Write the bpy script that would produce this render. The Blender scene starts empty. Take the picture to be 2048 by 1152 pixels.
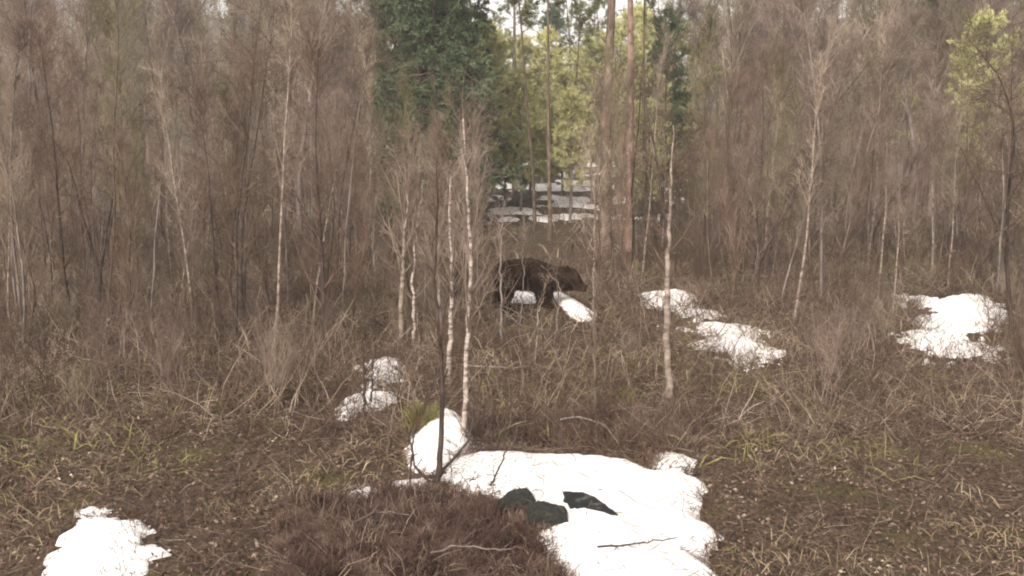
import bpy, math, random
import numpy as np
from math import radians as R
from mathutils import Vector, noise as mnoise

# ------------------------------------------------------------------ camera, sky, sun, exposure
sc = bpy.context.scene
C = sc.collection
CAM_Z, F, PITCH = 3.0, 1827.0, math.radians(8.6)
cam_d = bpy.data.cameras.new('camera'); cam = bpy.data.objects.new('camera', cam_d); C.objects.link(cam)
cam.location = (0, 0, CAM_Z); cam.rotation_euler = (R(90) - PITCH, 0, 0)
cam_d.sensor_width = 36.0; cam_d.lens = 36.0 * F / 2048.0; cam_d.clip_start = 0.05; cam_d.clip_end = 3000
sc.camera = cam

SUN_EL, SUN_AZ = 38.0, 205.0        # azimuth clockwise from +Y; soft high light from behind the camera's left shoulder
w = bpy.data.worlds.new('World'); sc.world = w; w.use_nodes = True
nt = w.node_tree; nt.nodes.clear()
out = nt.nodes.new('ShaderNodeOutputWorld'); bg = nt.nodes.new('ShaderNodeBackground')
sky = nt.nodes.new('ShaderNodeTexSky'); sky.sky_type = 'NISHITA'; sky.sun_disc = False
sky.sun_elevation = R(SUN_EL); sky.sun_rotation = R(SUN_AZ); sky.air_density = 1.0; sky.dust_density = 4.0
hsv = nt.nodes.new('ShaderNodeHueSaturation'); hsv.inputs['Saturation'].default_value = 0.18   # overcast: nearly grey
hsv.inputs['Value'].default_value = 1.45
warm = nt.nodes.new('ShaderNodeMixRGB'); warm.blend_type = 'MULTIPLY'; warm.inputs[0].default_value = 1.0
warm.inputs[2].default_value = (1.0, 0.945, 0.895, 1)
nt.links.new(sky.outputs[0], hsv.inputs['Color']); nt.links.new(hsv.outputs[0], warm.inputs[1])
nt.links.new(warm.outputs[0], bg.inputs[0]); bg.inputs[1].default_value = 0.15
nt.links.new(bg.outputs[0], out.inputs[0])
sl = bpy.data.lights.new('sun', 'SUN'); sl.energy = 2.4; sl.angle = R(10); sl.color = (1.0, 0.94, 0.87)
so = bpy.data.objects.new('sun', sl); C.objects.link(so)
az, el = R(SUN_AZ), R(SUN_EL)
sdir = Vector((math.sin(az) * math.cos(el), math.cos(az) * math.cos(el), math.sin(el)))
so.rotation_euler = sdir.to_track_quat('Z', 'Y').to_euler()
sc.view_settings.view_transform = 'Standard'; sc.view_settings.look = 'None'
sc.view_settings.exposure = 0.60; sc.view_settings.gamma = 1.0; sc.view_settings.use_curve_mapping = False
sc.render.engine = 'CYCLES'
sc.cycles.pixel_filter_type = 'GAUSSIAN'; sc.cycles.filter_width = 2.3      # soft phone-video optics
sc.cycles.max_bounces = 6; sc.cycles.diffuse_bounces = 3; sc.cycles.use_denoising = True

rng = np.random.default_rng(11); random.seed(11)

# ------------------------------------------------------------------ noise and terrain
def _h(ix, iy, s):
    n = (ix.astype(np.int64) * 374761393 + iy.astype(np.int64) * 668265263 + s * 974634777) & 0xFFFFFFFF
    n = ((n ^ (n >> 13)) * 1274126177) & 0xFFFFFFFF
    return ((n ^ (n >> 16)) & 0xFFFF) / 65535.0
def vnoise(x, y, s=0):
    x = np.asarray(x, float); y = np.asarray(y, float)
    ix = np.floor(x); iy = np.floor(y); fx = x - ix; fy = y - iy
    fx = fx * fx * (3 - 2 * fx); fy = fy * fy * (3 - 2 * fy)
    a = _h(ix, iy, s); b = _h(ix + 1, iy, s); c = _h(ix, iy + 1, s); d = _h(ix + 1, iy + 1, s)
    return (a * (1 - fx) + b * fx) * (1 - fy) + (c * (1 - fx) + d * fx) * fy - 0.5
def fbm(x, y, s=0, o=3):
    v = 0; a = 1.0
    for k in range(o): v = v + a * vnoise(x * 2**k, y * 2**k, s + k); a *= 0.5
    return v
def sm(a, b, v):
    t = np.clip((v - a) / (b - a), 0, 1); return t * t * (3 - 2 * t)
def bump(x, y, cx, cy, rx, ry, h): return h * np.exp(-((x - cx) / rx) ** 2 - ((y - cy) / ry) ** 2)
def height(x, y):
    x = np.asarray(x, float); y = np.asarray(y, float)
    z = 0.10 * fbm(x * 0.9, y * 0.9, 1) * sm(60, 20, np.abs(y)) + 0.35 * fbm(x * 0.12, y * 0.12, 5)* sm(9, 25, y)
    z = z + bump(x, y, -1.6, 6.2, 1.5, 1.0, 0.22) + bump(x, y, -0.75, 9.0, 0.5, 0.45, 0.12) + bump(x, y, -3.2, 10.4, 1.2, 0.9, 0.2)
    z = z + 2.0 * sm(34, 85, y)
    ang = x / np.maximum(y, 1.0)
    side = 1 - 0.9 * np.exp(-((ang - 0.06) / 0.15) ** 2)
    z = z + side * 34 * sm(85, 260, y) + 3.0 * fbm(x * 0.02, y * 0.02, 9) * sm(80, 160, y)
    z = z + 5 * sm(40, 120, np.abs(x)) 
    return z
def h1(x, y): return float(height(np.array([x]), np.array([y]))[0])
cp, sp = math.cos(PITCH), math.sin(PITCH)
def ray(px, py):
    u = (px - 1024) / F; v = (576 - py) / F
    return np.array([u, cp + v * sp, -sp + v * cp])
def at(px, py):
    d = ray(px, py); ts = np.concatenate([np.arange(3, 40, 0.02), np.arange(40, 300, 0.2)])
    X = d[0] * ts; Y = d[1] * ts; Z = CAM_Z + d[2] * ts
    k = np.argmax(Z - height(X, Y) <= 0)
    return np.array([X[k], Y[k], Z[k]])
def pix(px, py, Y):                       # the point of a pixel's line of sight at world depth Y
    d = ray(px, py); t = Y / d[1]; return np.array([d[0] * t, Y, CAM_Z + d[2] * t])
def proj(x, y, z):
    dz = z - CAM_Z; dep = y * cp - dz * sp; up = y * sp + dz * cp
    return 1024 + F * x / dep, 576 - F * up / dep

# ------------------------------------------------------------------ materials
def new_mat(name):
    m = bpy.data.materials.new(name); m.use_nodes = True
    n = m.node_tree; return m, n, n.nodes['Principled BSDF']
def noisy(name, cols, scale=6.0, stretch=(1, 1, 1), rough=0.9, coord='Object', rnd=0.0, bump_s=0.0, detail=6, spec=0.15, hue=0.0):
    """colour ramp over stretched noise, optional per-object and per-twig variation"""
    m, n, p = new_mat(name); L = n.links
    tc = n.nodes.new('ShaderNodeTexCoord'); mp = n.nodes.new('ShaderNodeMapping'); mp.inputs['Scale'].default_value = stretch
    nz = n.nodes.new('ShaderNodeTexNoise'); nz.inputs['Scale'].default_value = scale; nz.inputs['Detail'].default_value = detail
    nz.inputs['Roughness'].default_value = 0.65
    L.new(tc.outputs[coord], mp.inputs[0]); L.new(mp.outputs[0], nz.inputs['Vector'])
    cr = n.nodes.new('ShaderNodeValToRGB'); e = cr.color_ramp.elements
    lo, hi = 0.32, 0.68
    for i, c in enumerate(cols):
        pos = lo + (hi - lo) * i / (len(cols) - 1)
        if i == 0: e[0].position = pos; e[0].color = (*c, 1)
        elif i == len(cols) - 1: e[-1].position = pos; e[-1].color = (*c, 1)
        else:
            q = e.new(pos); q.color = (*c, 1)
    L.new(nz.outputs['Fac'], cr.inputs[0]); last = cr.outputs[0]
    if rnd > 0:
        oi = n.nodes.new('ShaderNodeObjectInfo'); mr = n.nodes.new('ShaderNodeMapRange')
        mr.inputs['To Min'].default_value = 1 - rnd; mr.inputs['To Max'].default_value = 1 + rnd
        hs = n.nodes.new('ShaderNodeHueSaturation'); L.new(oi.outputs['Random'], mr.inputs[0]); L.new(mr.outputs[0], hs.inputs['Value'])
        if hue:
            ml = n.nodes.new('ShaderNodeMath'); ml.operation = 'MULTIPLY'; ml.inputs[1].default_value = 17.3
            fr = n.nodes.new('ShaderNodeMath'); fr.operation = 'FRACT'; m2 = n.nodes.new('ShaderNodeMapRange')
            m2.inputs['To Min'].default_value = 0.5 - hue; m2.inputs['To Max'].default_value = 0.5 + hue
            L.new(oi.outputs['Random'], ml.inputs[0]); L.new(ml.outputs[0], fr.inputs[0]); L.new(fr.outputs[0], m2.inputs[0]); L.new(m2.outputs[0], hs.inputs['Hue'])
        L.new(last, hs.inputs['Color']); last = hs.outputs[0]
    L.new(last, p.inputs['Base Color'])
    p.inputs['Roughness'].default_value = rough; p.inputs['Specular IOR Level'].default_value = spec
    if bump_s > 0:
        b = n.nodes.new('ShaderNodeBump'); b.inputs['Strength'].default_value = bump_s; b.inputs['Distance'].default_value = 0.02
        L.new(nz.outputs['Fac'], b.inputs['Height']); L.new(b.outputs[0], p.inputs['Normal'])
    return m
M = {}
M['twig_grey'] = noisy('twig_grey', [(.085, .063, .045), (.22, .17, .125), (.46, .38, .285)], 1.3, rnd=0.25, hue=0.012)
M['twig_brown'] = noisy('twig_brown', [(.04, .026, .018), (.095, .064, .045), (.18, .13, .095)], 1.6, rnd=0.25, hue=0.012)
M['twig_lilac'] = noisy('twig_lilac', [(.075, .05, .04), (.18, .13, .105), (.36, .28, .23)], 1.2, rnd=0.2)
M['twig_red'] = noisy('twig_red', [(.055, .034, .024), (.14, .09, .066), (.28, .20, .155)], 1.4, rnd=0.25)
M['twig_olive'] = noisy('twig_olive', [(.05, .042, .02), (.13, .11, .055), (.27, .235, .13)], 1.4, rnd=0.25)
M['bark_brown'] = noisy('bark_brown', [(.04, .028, .02), (.10, .07, .052), (.19, .145, .11)], 9, (1, 1, .35), rnd=0.2, bump_s=.6)
M['bark_dark'] = noisy('bark_dark', [(.022, .016, .013), (.05, .036, .03), (.11, .08, .065)], 14, (1, 1, .4), bump_s=.6)
M['bark_grey'] = noisy('bark_grey', [(.08, .06, .055), (.17, .14, .125), (.27, .23, .20)], 8, (1, 1, .3), rnd=0.2, bump_s=.6)
M['bark_birch'] = noisy('bark_birch', [(.04, .03, .026), (.20, .155, .135), (.40, .335, .29), (.50, .435, .385)], 5, (1.0, 1.0, 3.6), rnd=0.06, bump_s=.4)
M['bark_birch_old'] = noisy('bark_birch_old', [(.045, .033, .027), (.20, .155, .125), (.35, .285, .235)], 5, (1, 1, 2.6), bump_s=.5)
M['bark_pine_red'] = noisy('bark_pine_red', [(.09, .058, .046), (.20, .13, .105), (.31, .21, .175)], 7, (1, 1, .4), rnd=0.1, bump_s=.9)
M['needle_pine'] = noisy('needle_pine', [(.075, .085, .035), (.15, .155, .07), (.24, .235, .115)], .9, rnd=0.2, hue=0.01)
M['needle_pale'] = noisy('needle_pale', [(.27, .265, .10), (.45, .435, .19), (.57, .545, .30)], .9, rnd=0.2, hue=0.01)
M['needle_dark'] = noisy('needle_dark', [(.03, .045, .024), (.065, .09, .046), (.12, .15, .08)], .9, rnd=0.2)
M['heather'] = noisy('heather', [(.018, .010, .008), (.06, .034, .026), (.12, .075, .058), (.25, .185, .145)], 3.5)
M['straw'] = noisy('straw', [(.12, .085, .05), (.24, .18, .11), (.38, .31, .21)], 2.5)
M['olive_grass'] = noisy('olive_grass', [(.08, .07, .025), (.15, .14, .05), (.24, .21, .08)], 3)
M['leaf_dead'] = noisy('leaf_dead', [(.04, .024, .016), (.12, .075, .05), (.25, .18, .13)], 5)
M['moss'] = noisy('moss', [(.05, .05, .015), (.12, .12, .03), (.20, .19, .06)], 4)
M['fur'] = noisy('fur', [(.010, .006, .004), (.025, .015, .009), (.058, .036, .023)], 5, rough=.85, spec=.1)
M['nose'] = noisy('nose', [(.006, .005, .005), (.012, .010, .010)], 20, rough=.4)
M['fur_light'] = noisy('fur_light', [(.03, .018, .011), (.07, .045, .03)], 9)

def ground_mat():
    m, n, p = new_mat('forest_floor'); L = n.links
    tc = n.nodes.new('ShaderNodeTexCoord')
    def nz(s, d=8, r=.65):
        k = n.nodes.new('ShaderNodeTexNoise'); k.inputs['Scale'].default_value = s; k.inputs['Detail'].default_value = d
        k.inputs['Roughness'].default_value = r; L.new(tc.outputs['Object'], k.inputs['Vector']); return k
    def ramp(src, cols):
        c = n.nodes.new('ShaderNodeValToRGB'); e = c.color_ramp.elements
        e[0].position, e[0].color = cols[0][0], (*cols[0][1], 1); e[-1].position, e[-1].color = cols[-1][0], (*cols[-1][1], 1)
        for a, b in cols[1:-1]:
            q = e.new(a); q.color = (*b, 1)
        L.new(src.outputs['Fac'], c.inputs[0]); return c
    fine = ramp(nz(22), [(.3, (.018, .012, .008)), (.45, (.055, .037, .026)), (.6, (.11, .08, .058)), (.75, (.21, .16, .12))])
    mossc = ramp(nz(30), [(.3, (.04, .035, .012)), (.7, (.13, .12, .04))])
    msk = ramp(nz(.7, 5), [(.52, (0, 0, 0)), (.62, (.8, .8, .8))])
    mx = n.nodes.new('ShaderNodeMixRGB'); L.new(msk.outputs[0], mx.inputs[0]); L.new(fine.outputs[0], mx.inputs[1]); L.new(mossc.outputs[0], mx.inputs[2])
    L.new(mx.outputs[0], p.inputs['Base Color']); p.inputs['Roughness'].default_value = 1; p.inputs['Specular IOR Level'].default_value = .1
    b = n.nodes.new('ShaderNodeBump'); b.inputs['Strength'].default_value = 1; b.inputs['Distance'].default_value = .06
    L.new(nz(14).outputs['Fac'], b.inputs['Height']); L.new(b.outputs[0], p.inputs['Normal'])
    return m
M['ground'] = ground_mat()
def snow_mat():
    m, n, p = new_mat('snow'); L = n.links
    tc = n.nodes.new('ShaderNodeTexCoord')
    k = n.nodes.new('ShaderNodeTexNoise'); k.inputs['Scale'].default_value = 9; k.inputs['Detail'].default_value = 10; k.inputs['Roughness'].default_value = .8
    L.new(tc.outputs['Object'], k.inputs['Vector'])
    c = n.nodes.new('ShaderNodeValToRGB'); e = c.color_ramp.elements
    e[0].position, e[0].color = .30, (.40, .32, .28, 1); e[1].position, e[1].color = .48, (.80, .77, .745, 1)
    L.new(k.outputs['Fac'], c.inputs[0])
    sp2 = n.nodes.new('ShaderNodeTexNoise'); sp2.inputs['Scale'].default_value = 60; sp2.inputs['Detail'].default_value = 3
    L.new(tc.outputs['Object'], sp2.inputs['Vector'])
    c2 = n.nodes.new('ShaderNodeValToRGB'); e = c2.color_ramp.elements
    e[0].position, e[0].color = .25, (.25, .18, .14, 1); e[1].position, e[1].color = .31, (1, 1, 1, 1)
    L.new(sp2.outputs['Fac'], c2.inputs[0])
    mx = n.nodes.new('ShaderNodeMixRGB'); mx.blend_type = 'MULTIPLY'; mx.inputs[0].default_value = 1
    L.new(c.outputs[0], mx.inputs[1]); L.new(c2.outputs[0], mx.inputs[2]); L.new(mx.outputs[0], p.inputs['Base Color'])
    p.inputs['Roughness'].default_value = .75; p.inputs['Specular IOR Level'].default_value = .2
    b = n.nodes.new('ShaderNodeBump'); b.inputs['Strength'].default_value = .35; b.inputs['Distance'].default_value = .03
    L.new(k.outputs['Fac'], b.inputs['Height']); L.new(b.outputs[0], p.inputs['Normal'])
    return m
M['snow'] = snow_mat()
def rock_mat(name, dark, light, moss, amt):
    m, n, p = new_mat(name); L = n.links
    tc = n.nodes.new('ShaderNodeTexCoord'); k = n.nodes.new('ShaderNodeTexNoise'); k.inputs['Scale'].default_value = 9; k.inputs['Detail'].default_value = 9
    L.new(tc.outputs['Object'], k.inputs['Vector'])
    c = n.nodes.new('ShaderNodeValToRGB'); e = c.color_ramp.elements
    e[0].position, e[0].color = .35, (*dark, 1); e[1].position, e[1].color = .7, (*light, 1); L.new(k.outputs['Fac'], c.inputs[0])
    g = n.nodes.new('ShaderNodeNewGeometry'); s = n.nodes.new('ShaderNodeSeparateXYZ'); L.new(g.outputs['Normal'], s.inputs[0])
    ad = n.nodes.new('ShaderNodeMath'); ad.operation = 'MULTIPLY'; L.new(s.outputs['Z'], ad.inputs[0]); L.new(k.outputs['Fac'], ad.inputs[1])
    mr = n.nodes.new('ShaderNodeMapRange'); mr.inputs['From Min'].default_value = amt; mr.inputs['From Max'].default_value = amt + .12
    L.new(ad.outputs[0], mr.inputs[0])
    mx = n.nodes.new('ShaderNodeMixRGB'); L.new(mr.outputs[0], mx.inputs[0]); L.new(c.outputs[0], mx.inputs[1]); mx.inputs[2].default_value = (*moss, 1)
    f2 = n.nodes.new('ShaderNodeTexNoise'); f2.inputs['Scale'].default_value = 38; f2.inputs['Detail'].default_value = 8; f2.inputs['Roughness'].default_value = .8
    L.new(tc.outputs['Object'], f2.inputs['Vector'])
    c3 = n.nodes.new('ShaderNodeValToRGB'); e = c3.color_ramp.elements
    e[0].position, e[0].color = .38, (.35, .35, .35, 1); e[1].position, e[1].color = .66, (1.9, 1.85, 1.6, 1); L.new(f2.outputs['Fac'], c3.inputs[0])
    m2 = n.nodes.new('ShaderNodeMixRGB'); m2.blend_type = 'MULTIPLY'; m2.inputs[0].default_value = 1; L.new(mx.outputs[0], m2.inputs[1]); L.new(c3.outputs[0], m2.inputs[2])
    L.new(m2.outputs[0], p.inputs['Base Color']); p.inputs['Roughness'].default_value = .9
    b = n.nodes.new('ShaderNodeBump'); b.inputs['Strength'].default_value = 1; b.inputs['Distance'].default_value = .04
    L.new(f2.outputs['Fac'], b.inputs['Height']); L.new(b.outputs[0], p.inputs['Normal'])
    return m
M['rock_black'] = rock_mat('rock_black', (.004, .005, .007), (.012, .013, .014), (.085, .095, .088), .50)
M['rock_moss'] = rock_mat('rock_moss', (.012, .013, .010), (.026, .026, .022), (.05, .048, .034), .50)

# ------------------------------------------------------------------ mesh building
def tubes(P, Rr, S=3):
    """P [N,K,3] centre lines, Rr [N,K] radii -> vertices, quads"""
    P = np.asarray(P, float); Rr = np.asarray(Rr, float); N, K, _ = P.shape
    T = np.gradient(P, axis=1); T /= np.linalg.norm(T, axis=2, keepdims=True) + 1e-9
    ref = np.where(np.abs(T[..., 2:3]) < 0.9, np.array([0, 0, 1.0]), np.array([1.0, 0, 0]))
    # one reference per line, so that rings do not twist
    ref = np.repeat(ref[:, :1], K, axis=1)
    U = np.cross(T, ref); U /= np.linalg.norm(U, axis=2, keepdims=True) + 1e-9
    V = np.cross(T, U)
    a = np.arange(S) * 2 * np.pi / S
    ring = (U[:, :, None] * np.cos(a)[None, None, :, None] + V[:, :, None] * np.sin(a)[None, None, :, None])
    v = (P[:, :, None] + ring * Rr[:, :, None, None]).reshape(-1, 3)
    n = np.arange(N)[:, None, None]; k = np.arange(K - 1)[None, :, None]; s = np.arange(S)[None, None, :]
    i0 = n * K * S + k * S + s; i1 = n * K * S + k * S + (s + 1) % S
    f = np.stack([i0, i1, i1 + S, i0 + S], -1).reshape(-1, 4)
    return v, f
def blades(B, D, Ln, Wd, bend=0.0):
    """thin curved blades: base B, unit direction D, length, width -> quads (2 per blade)"""
    N = len(B); side = np.cross(D, rng.normal(size=(N, 3))); side /= np.linalg.norm(side, axis=1, keepdims=True) + 1e-9
    Ln = Ln[:, None]; Wd = np.asarray(Wd)[:, None] if np.ndim(Wd) else Wd
    mid = B + D * Ln * .55; tip = B + D * Ln; tip = tip - np.array([0, 0, 1.0]) * bend * Ln
    v = np.stack([B - side * Wd, B + side * Wd, mid + side * Wd * .8, mid - side * Wd * .8, tip + side * Wd * .12, tip - side * Wd * .12], 1).reshape(-1, 3)
    i = np.arange(N)[:, None] * 6
    f = np.concatenate([i + np.array([[0, 1, 2, 3]]), i + np.array([[3, 2, 4, 5]])])
    return v, f
class MB:
    def __init__(s): s.v = []; s.f = []; s.n = 0; s.m = []; s.parts = []
    def add(s, vf, mi=0):
        v, f = vf
        if len(v) == 0: return
        s.parts.append(vf)
        s.v.append(v); s.f.append(f + s.n); s.m.append(np.full(len(f), mi, np.int32)); s.n += len(v)
    def mesh(s, name, mats, smooth=True):
        me = bpy.data.meshes.new(name); V = np.concatenate(s.v).astype(np.float32); Fq = np.concatenate(s.f).astype(np.int32)
        me.vertices.add(len(V)); me.vertices.foreach_set('co', V.ravel())
        me.loops.add(Fq.size); me.loops.foreach_set('vertex_index', Fq.ravel())
        me.polygons.add(len(Fq)); me.polygons.foreach_set('loop_start', np.arange(len(Fq), dtype=np.int32) * Fq.shape[1])
        me.polygons.foreach_set('material_index', np.concatenate(s.m))
        if smooth: me.polygons.foreach_set('use_smooth', np.ones(len(Fq), bool))
        for m in (mats if isinstance(mats, (list, tuple)) else [mats]): me.materials.append(m)
        me.update(calc_edges=True); return me
    def build(s, name, mats, parent=None, smooth=True):
        o = bpy.data.objects.new(name, s.mesh(name, mats, smooth)); C.objects.link(o)
        if parent is not None: o.parent = parent
        return o
def tag(o, label=None, cat=None, group=None, kind=None):
    if label: o['label'] = label
    if cat: o['category'] = cat
    if group: o['group'] = group
    if kind: o['kind'] = kind
    return o
def empty(name, loc=(0, 0, 0), rz=0):
    o = bpy.data.objects.new(name, None); C.objects.link(o); o.location = loc; o.rotation_euler = (0, 0, rz); o.empty_display_size = .2
    return o
def unit(a): return a / (np.linalg.norm(a, axis=-1, keepdims=True) + 1e-9)
def sample(P, Rr, n, t0=0.15, t1=1.0, pw=1.0):
    """n points on the lines -> position, tangent, radius, parameter, parent index"""
    N, K, _ = P.shape; i = rng.integers(0, N, n); t = t0 + (t1 - t0) * rng.random(n) ** pw
    q = t * (K - 1); k = np.minimum(q.astype(int), K - 2); f = (q - k)[:, None]
    A = P[i, k]; B = P[i, k + 1]
    return A + (B - A) * f, unit(B - A), (Rr[i, k] * (1 - f[:, 0]) + Rr[i, k + 1] * f[:, 0]), t, i
def grow(P, Rr, n, ln, spread=.8, up=.35, K=4, t0=.15, t1=1.0, rr=.5, rmin=.002, wig=.12, taper=.8, pw=1.0, lnt=.5):
    B, T, r0, t, _ = sample(P, Rr, n, t0, t1, pw)
    rd = unit(rng.normal(size=(n, 3))); rd = unit(rd - (rd * T).sum(1, keepdims=True) * T)
    D = unit(T * (1 - spread * .6) + rd * spread + np.array([0, 0, up]))
    L = ln * (.5 + rng.random(n)) * (1 - lnt * t)
    Q = np.zeros((n, K, 3)); Q[:, 0] = B; d = D
    for k in range(1, K):
        d = unit(d + rng.normal(size=(n, 3)) * wig + np.array([0, 0, up * .25])); Q[:, k] = Q[:, k - 1] + d * (L / (K - 1))[:, None]
    ra = np.maximum(r0 * rr, rmin)[:, None] * (1 - taper * np.linspace(0, 1, K))[None]
    return Q, np.maximum(ra, rmin * .5)
def stem(H, r, K=14, lean=.06, wig=.02, top=.12):
    p = np.zeros((1, K, 3)); d = unit(np.array([rng.normal() * lean, rng.normal() * lean, 1.0]))
    for k in range(1, K):
        d = unit(d + np.array([rng.normal() * wig * 2, rng.normal() * wig * 2, .05])); p[0, k] = p[0, k - 1] + d * H / (K - 1)
    p[0, 0, 2] -= .15
    ra = r * (1 - (1 - top) * np.linspace(0, 1, K) ** .9)[None]; ra[0, 0] *= 1.25
    return p, ra

# ------------------------------------------------------------------ ground
def axis(lo, hi, a, b, fine, n_out):
    core = np.arange(a, b + fine / 2, fine)
    L_ = a - (a - lo) * np.linspace(0, 1, n_out)[1:] ** 2.4; R_ = b + (hi - b) * np.linspace(0, 1, n_out)[1:] ** 2.4
    return np.unique(np.concatenate([L_, core, R_]))
gx = axis(-420, 420, -7, 7, .06, 90); gy = axis(-60, 620, 4.5, 14, .06, 150)
GX, GY = np.meshgrid(gx, gy); GZ = height(GX, GY) + .035 * fbm(GX * 5, GY * 5, 33) * sm(30, 15, GY)
def grid_faces(ny, nx):
    j, i = np.meshgrid(np.arange(ny - 1), np.arange(nx - 1), indexing='ij'); a = (j * nx + i).ravel()
    return np.stack([a, a + 1, a + nx + 1, a + nx], 1)
g = MB(); g.add((np.stack([GX, GY, GZ], -1).reshape(-1, 3), grid_faces(*GX.shape)))
tag(g.build('forest_ground', M['ground']), 'brown forest floor of heather, moss and litter', 'ground', kind='structure')

# ------------------------------------------------------------------ snow patches (outline on the ground, own thickness)
SNOW = []     # world polygons
def poly_dist(x, y, poly):
    """signed distance, positive inside"""
    p = np.asarray(poly); d = np.full(x.shape, 1e9); ins = np.zeros(x.shape, bool)
    for i in range(len(p)):
        a = p[i]; b = p[(i + 1) % len(p)]; e = b - a
        t = np.clip(((x - a[0]) * e[0] + (y - a[1]) * e[1]) / (e @ e + 1e-12), 0, 1)
        d = np.minimum(d, np.hypot(x - a[0] - t * e[0], y - a[1] - t * e[1]))
        c = ((a[1] > y) != (b[1] > y)) & (x < (b[0] - a[0]) * (y - a[1]) / (b[1] - a[1] + 1e-12) + a[0]); ins ^= c
    return np.where(ins, d, -d)
def snow_field(poly, thick, edge, ns, na, res, mb, seed, asp=1.0):
    poly = np.asarray(poly); SNOW.append((poly, na))
    x0, y0 = poly.min(0) - .4 * edge - na; x1, y1 = poly.max(0) + .4 * edge + na
    X, Y = np.meshgrid(np.arange(x0, x1, res), np.arange(y0, y1, res * asp))
    d = poly_dist(X, Y, poly) + na * fbm(X * ns, Y * ns, seed, 4) + na * .5 * fbm(X * ns * 5, Y * ns * 5, seed + 2, 3)
    t = thick * (1 - np.exp(-np.maximum(d, 0) / edge)) * (1 + .35 * fbm(X * 1.6, Y * 1.6, seed + 7)) + np.minimum(d, 0) * .6
    Z = height(X, Y) + .02 + t + .012 * fbm(X * 4, Y * 4, seed + 3, 4)
    f = grid_faces(*X.shape); keep = (d.ravel()[f] > -res * 1.6).any(1); f = f[keep]
    used, inv = np.unique(f, return_inverse=True)
    mb.add((np.stack([X, Y, Z], -1).reshape(-1, 3)[used], inv.reshape(f.shape)))
def px_poly(pts): return np.array([at(*p)[:2] for p in pts])
def snow_patch(pts, thick, edge, ns, na, res, seed, label):
    mb = MB(); snow_field(px_poly(pts), thick, edge, ns, na, res, mb, seed)
    return tag(mb.build('snow', M['snow']), label, 'snow', kind='stuff')
snow_patch([(880, 962), (905, 925), (948, 912), (1010, 918), (1100, 920), (1200, 922), (1262, 930), (1310, 950), (1350, 950), (1400, 965), (1412, 1000), (1390, 1040), (1425, 1080), (1398, 1120), (1430, 1160),
            (1420, 1260), (1210, 1260), (1135, 1160), (1085, 1110), (1062, 1075), (1010, 1030), (975, 998), (925, 985)],
           .16, .20, 2.2, .10, .025, 3, 'large white snowfield in the foreground holding the black rock')
snow_patch([(822, 935), (815, 905), (832, 870), (862, 838), (900, 832), (938, 850), (948, 885), (925, 912), (895, 945), (860, 948)],
           .20, .16, 2.5, .07, .025, 13, 'round white snow mound between the dark sapling and the birch')
snow_patch([(1300, 918), (1330, 912), (1362, 914), (1395, 926), (1380, 948), (1330, 944)], .07, .10, 3, .10, .03, 23, 'small snow patch behind the right end of the snowfield')
snow_patch([(690, 800), (720, 790), (785, 790), (798, 805), (770, 820), (720, 822), (690, 838), (676, 825)], .07, .10, 2.0, .14, .03, 29, 'snow patch beside the olive tuft, left of the birches')
snow_patch([(735, 760), (745, 732), (775, 725), (800, 740), (795, 762), (770, 775), (740, 778)], .09, .10, 2.5, .26, .03, 31, 'small broken snow patch behind the left snow patch')
snow_patch([(700, 990), (735, 980), (756, 988), (740, 1002), (705, 1003)], .03, .05, 4, .09, .02, 37, 'thin melting snow scrap in the left heather')
snow_patch([(940, 885), (1050, 883), (1058, 890), (1000, 897), (945, 898)], .03, .05, 3, .05, .025, 39, 'narrow strip of snow behind the snowfield')
snow_patch([(795, 968), (850, 960), (875, 972), (850, 985), (800, 985)], .03, .05, 4, .09, .02, 41, 'thin snow at the foot of the dark sapling')
snow_patch([(1090, 585), (1120, 590), (1165, 612), (1185, 628), (1165, 642), (1135, 625), (1098, 606)], .12, .12, 2, .10, .05, 43, 'slanting snow patch under the head of the bear')
snow_patch([(1000, 582), (1075, 580), (1095, 596), (1062, 606), (1005, 602)], .05, .12, 3, .16, .05, 47, 'short snow patch seen between the legs of the bear')
snow_patch([(1272, 592), (1325, 586), (1385, 590), (1395, 612), (1340, 620), (1275, 616)], .12, .15, 1.5, .2, .05, 53, 'square snow patch behind the right birch')
# snow beyond the frame of the phone picture, as its blurred margins suggest
snow_patch([(1385, 612), (1430, 640), (1490, 672), (1522, 712), (1495, 745), (1430, 705), (1388, 660)], .06, .15, 1.6, .75, .04, 59, 'long slanting snow tongue right of the birch')
snow_patch([(1830, 600), (1950, 590), (1990, 640), (1970, 720), (1900, 735), (1835, 680)], .07, .2, 1.4, .95, .05, 61, 'broad snow patch among the far right saplings')
snow_patch([(60, 1160), (110, 1075), (180, 1035), (270, 1060), (275, 1120), (230, 1180), (120, 1200)], .06, .12, 2.6, .34, .022, 67, 'snow patch at the bottom left under bare saplings')
mb = MB()
strips = [(1272, 1320, 388, 5), (980, 1020, 441, 6), (975, 1075, 426, 9), (965, 1012, 398, 8), (985, 1030, 372, 12), (1038, 1110, 376, 13), (1112, 1190, 372, 18), (1080, 1120, 396, 8),
          (1120, 1190, 402, 9), (1075, 1180, 412, 6), (1085, 1190, 436, 7), (1190, 1300, 437, 5), (1300, 1360, 437, 9), (1330, 1370, 362, 7), (1330, 1370, 380, 7), (1330, 1366, 402, 8),
          (1040, 1100, 326, 9), (1130, 1170, 350, 12), (1005, 1030, 356, 9), (1180, 1240, 330, 6), (1030, 1090, 300, 5), (1120, 1160, 305, 5), (1200, 1262, 402, 8), (1268, 1340, 402, 6), (1195, 1250, 375, 9), (1268, 1325, 372, 7), (1205, 1260, 350, 8), (975, 1010, 335, 8), (1180, 1215, 418, 6)]
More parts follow.
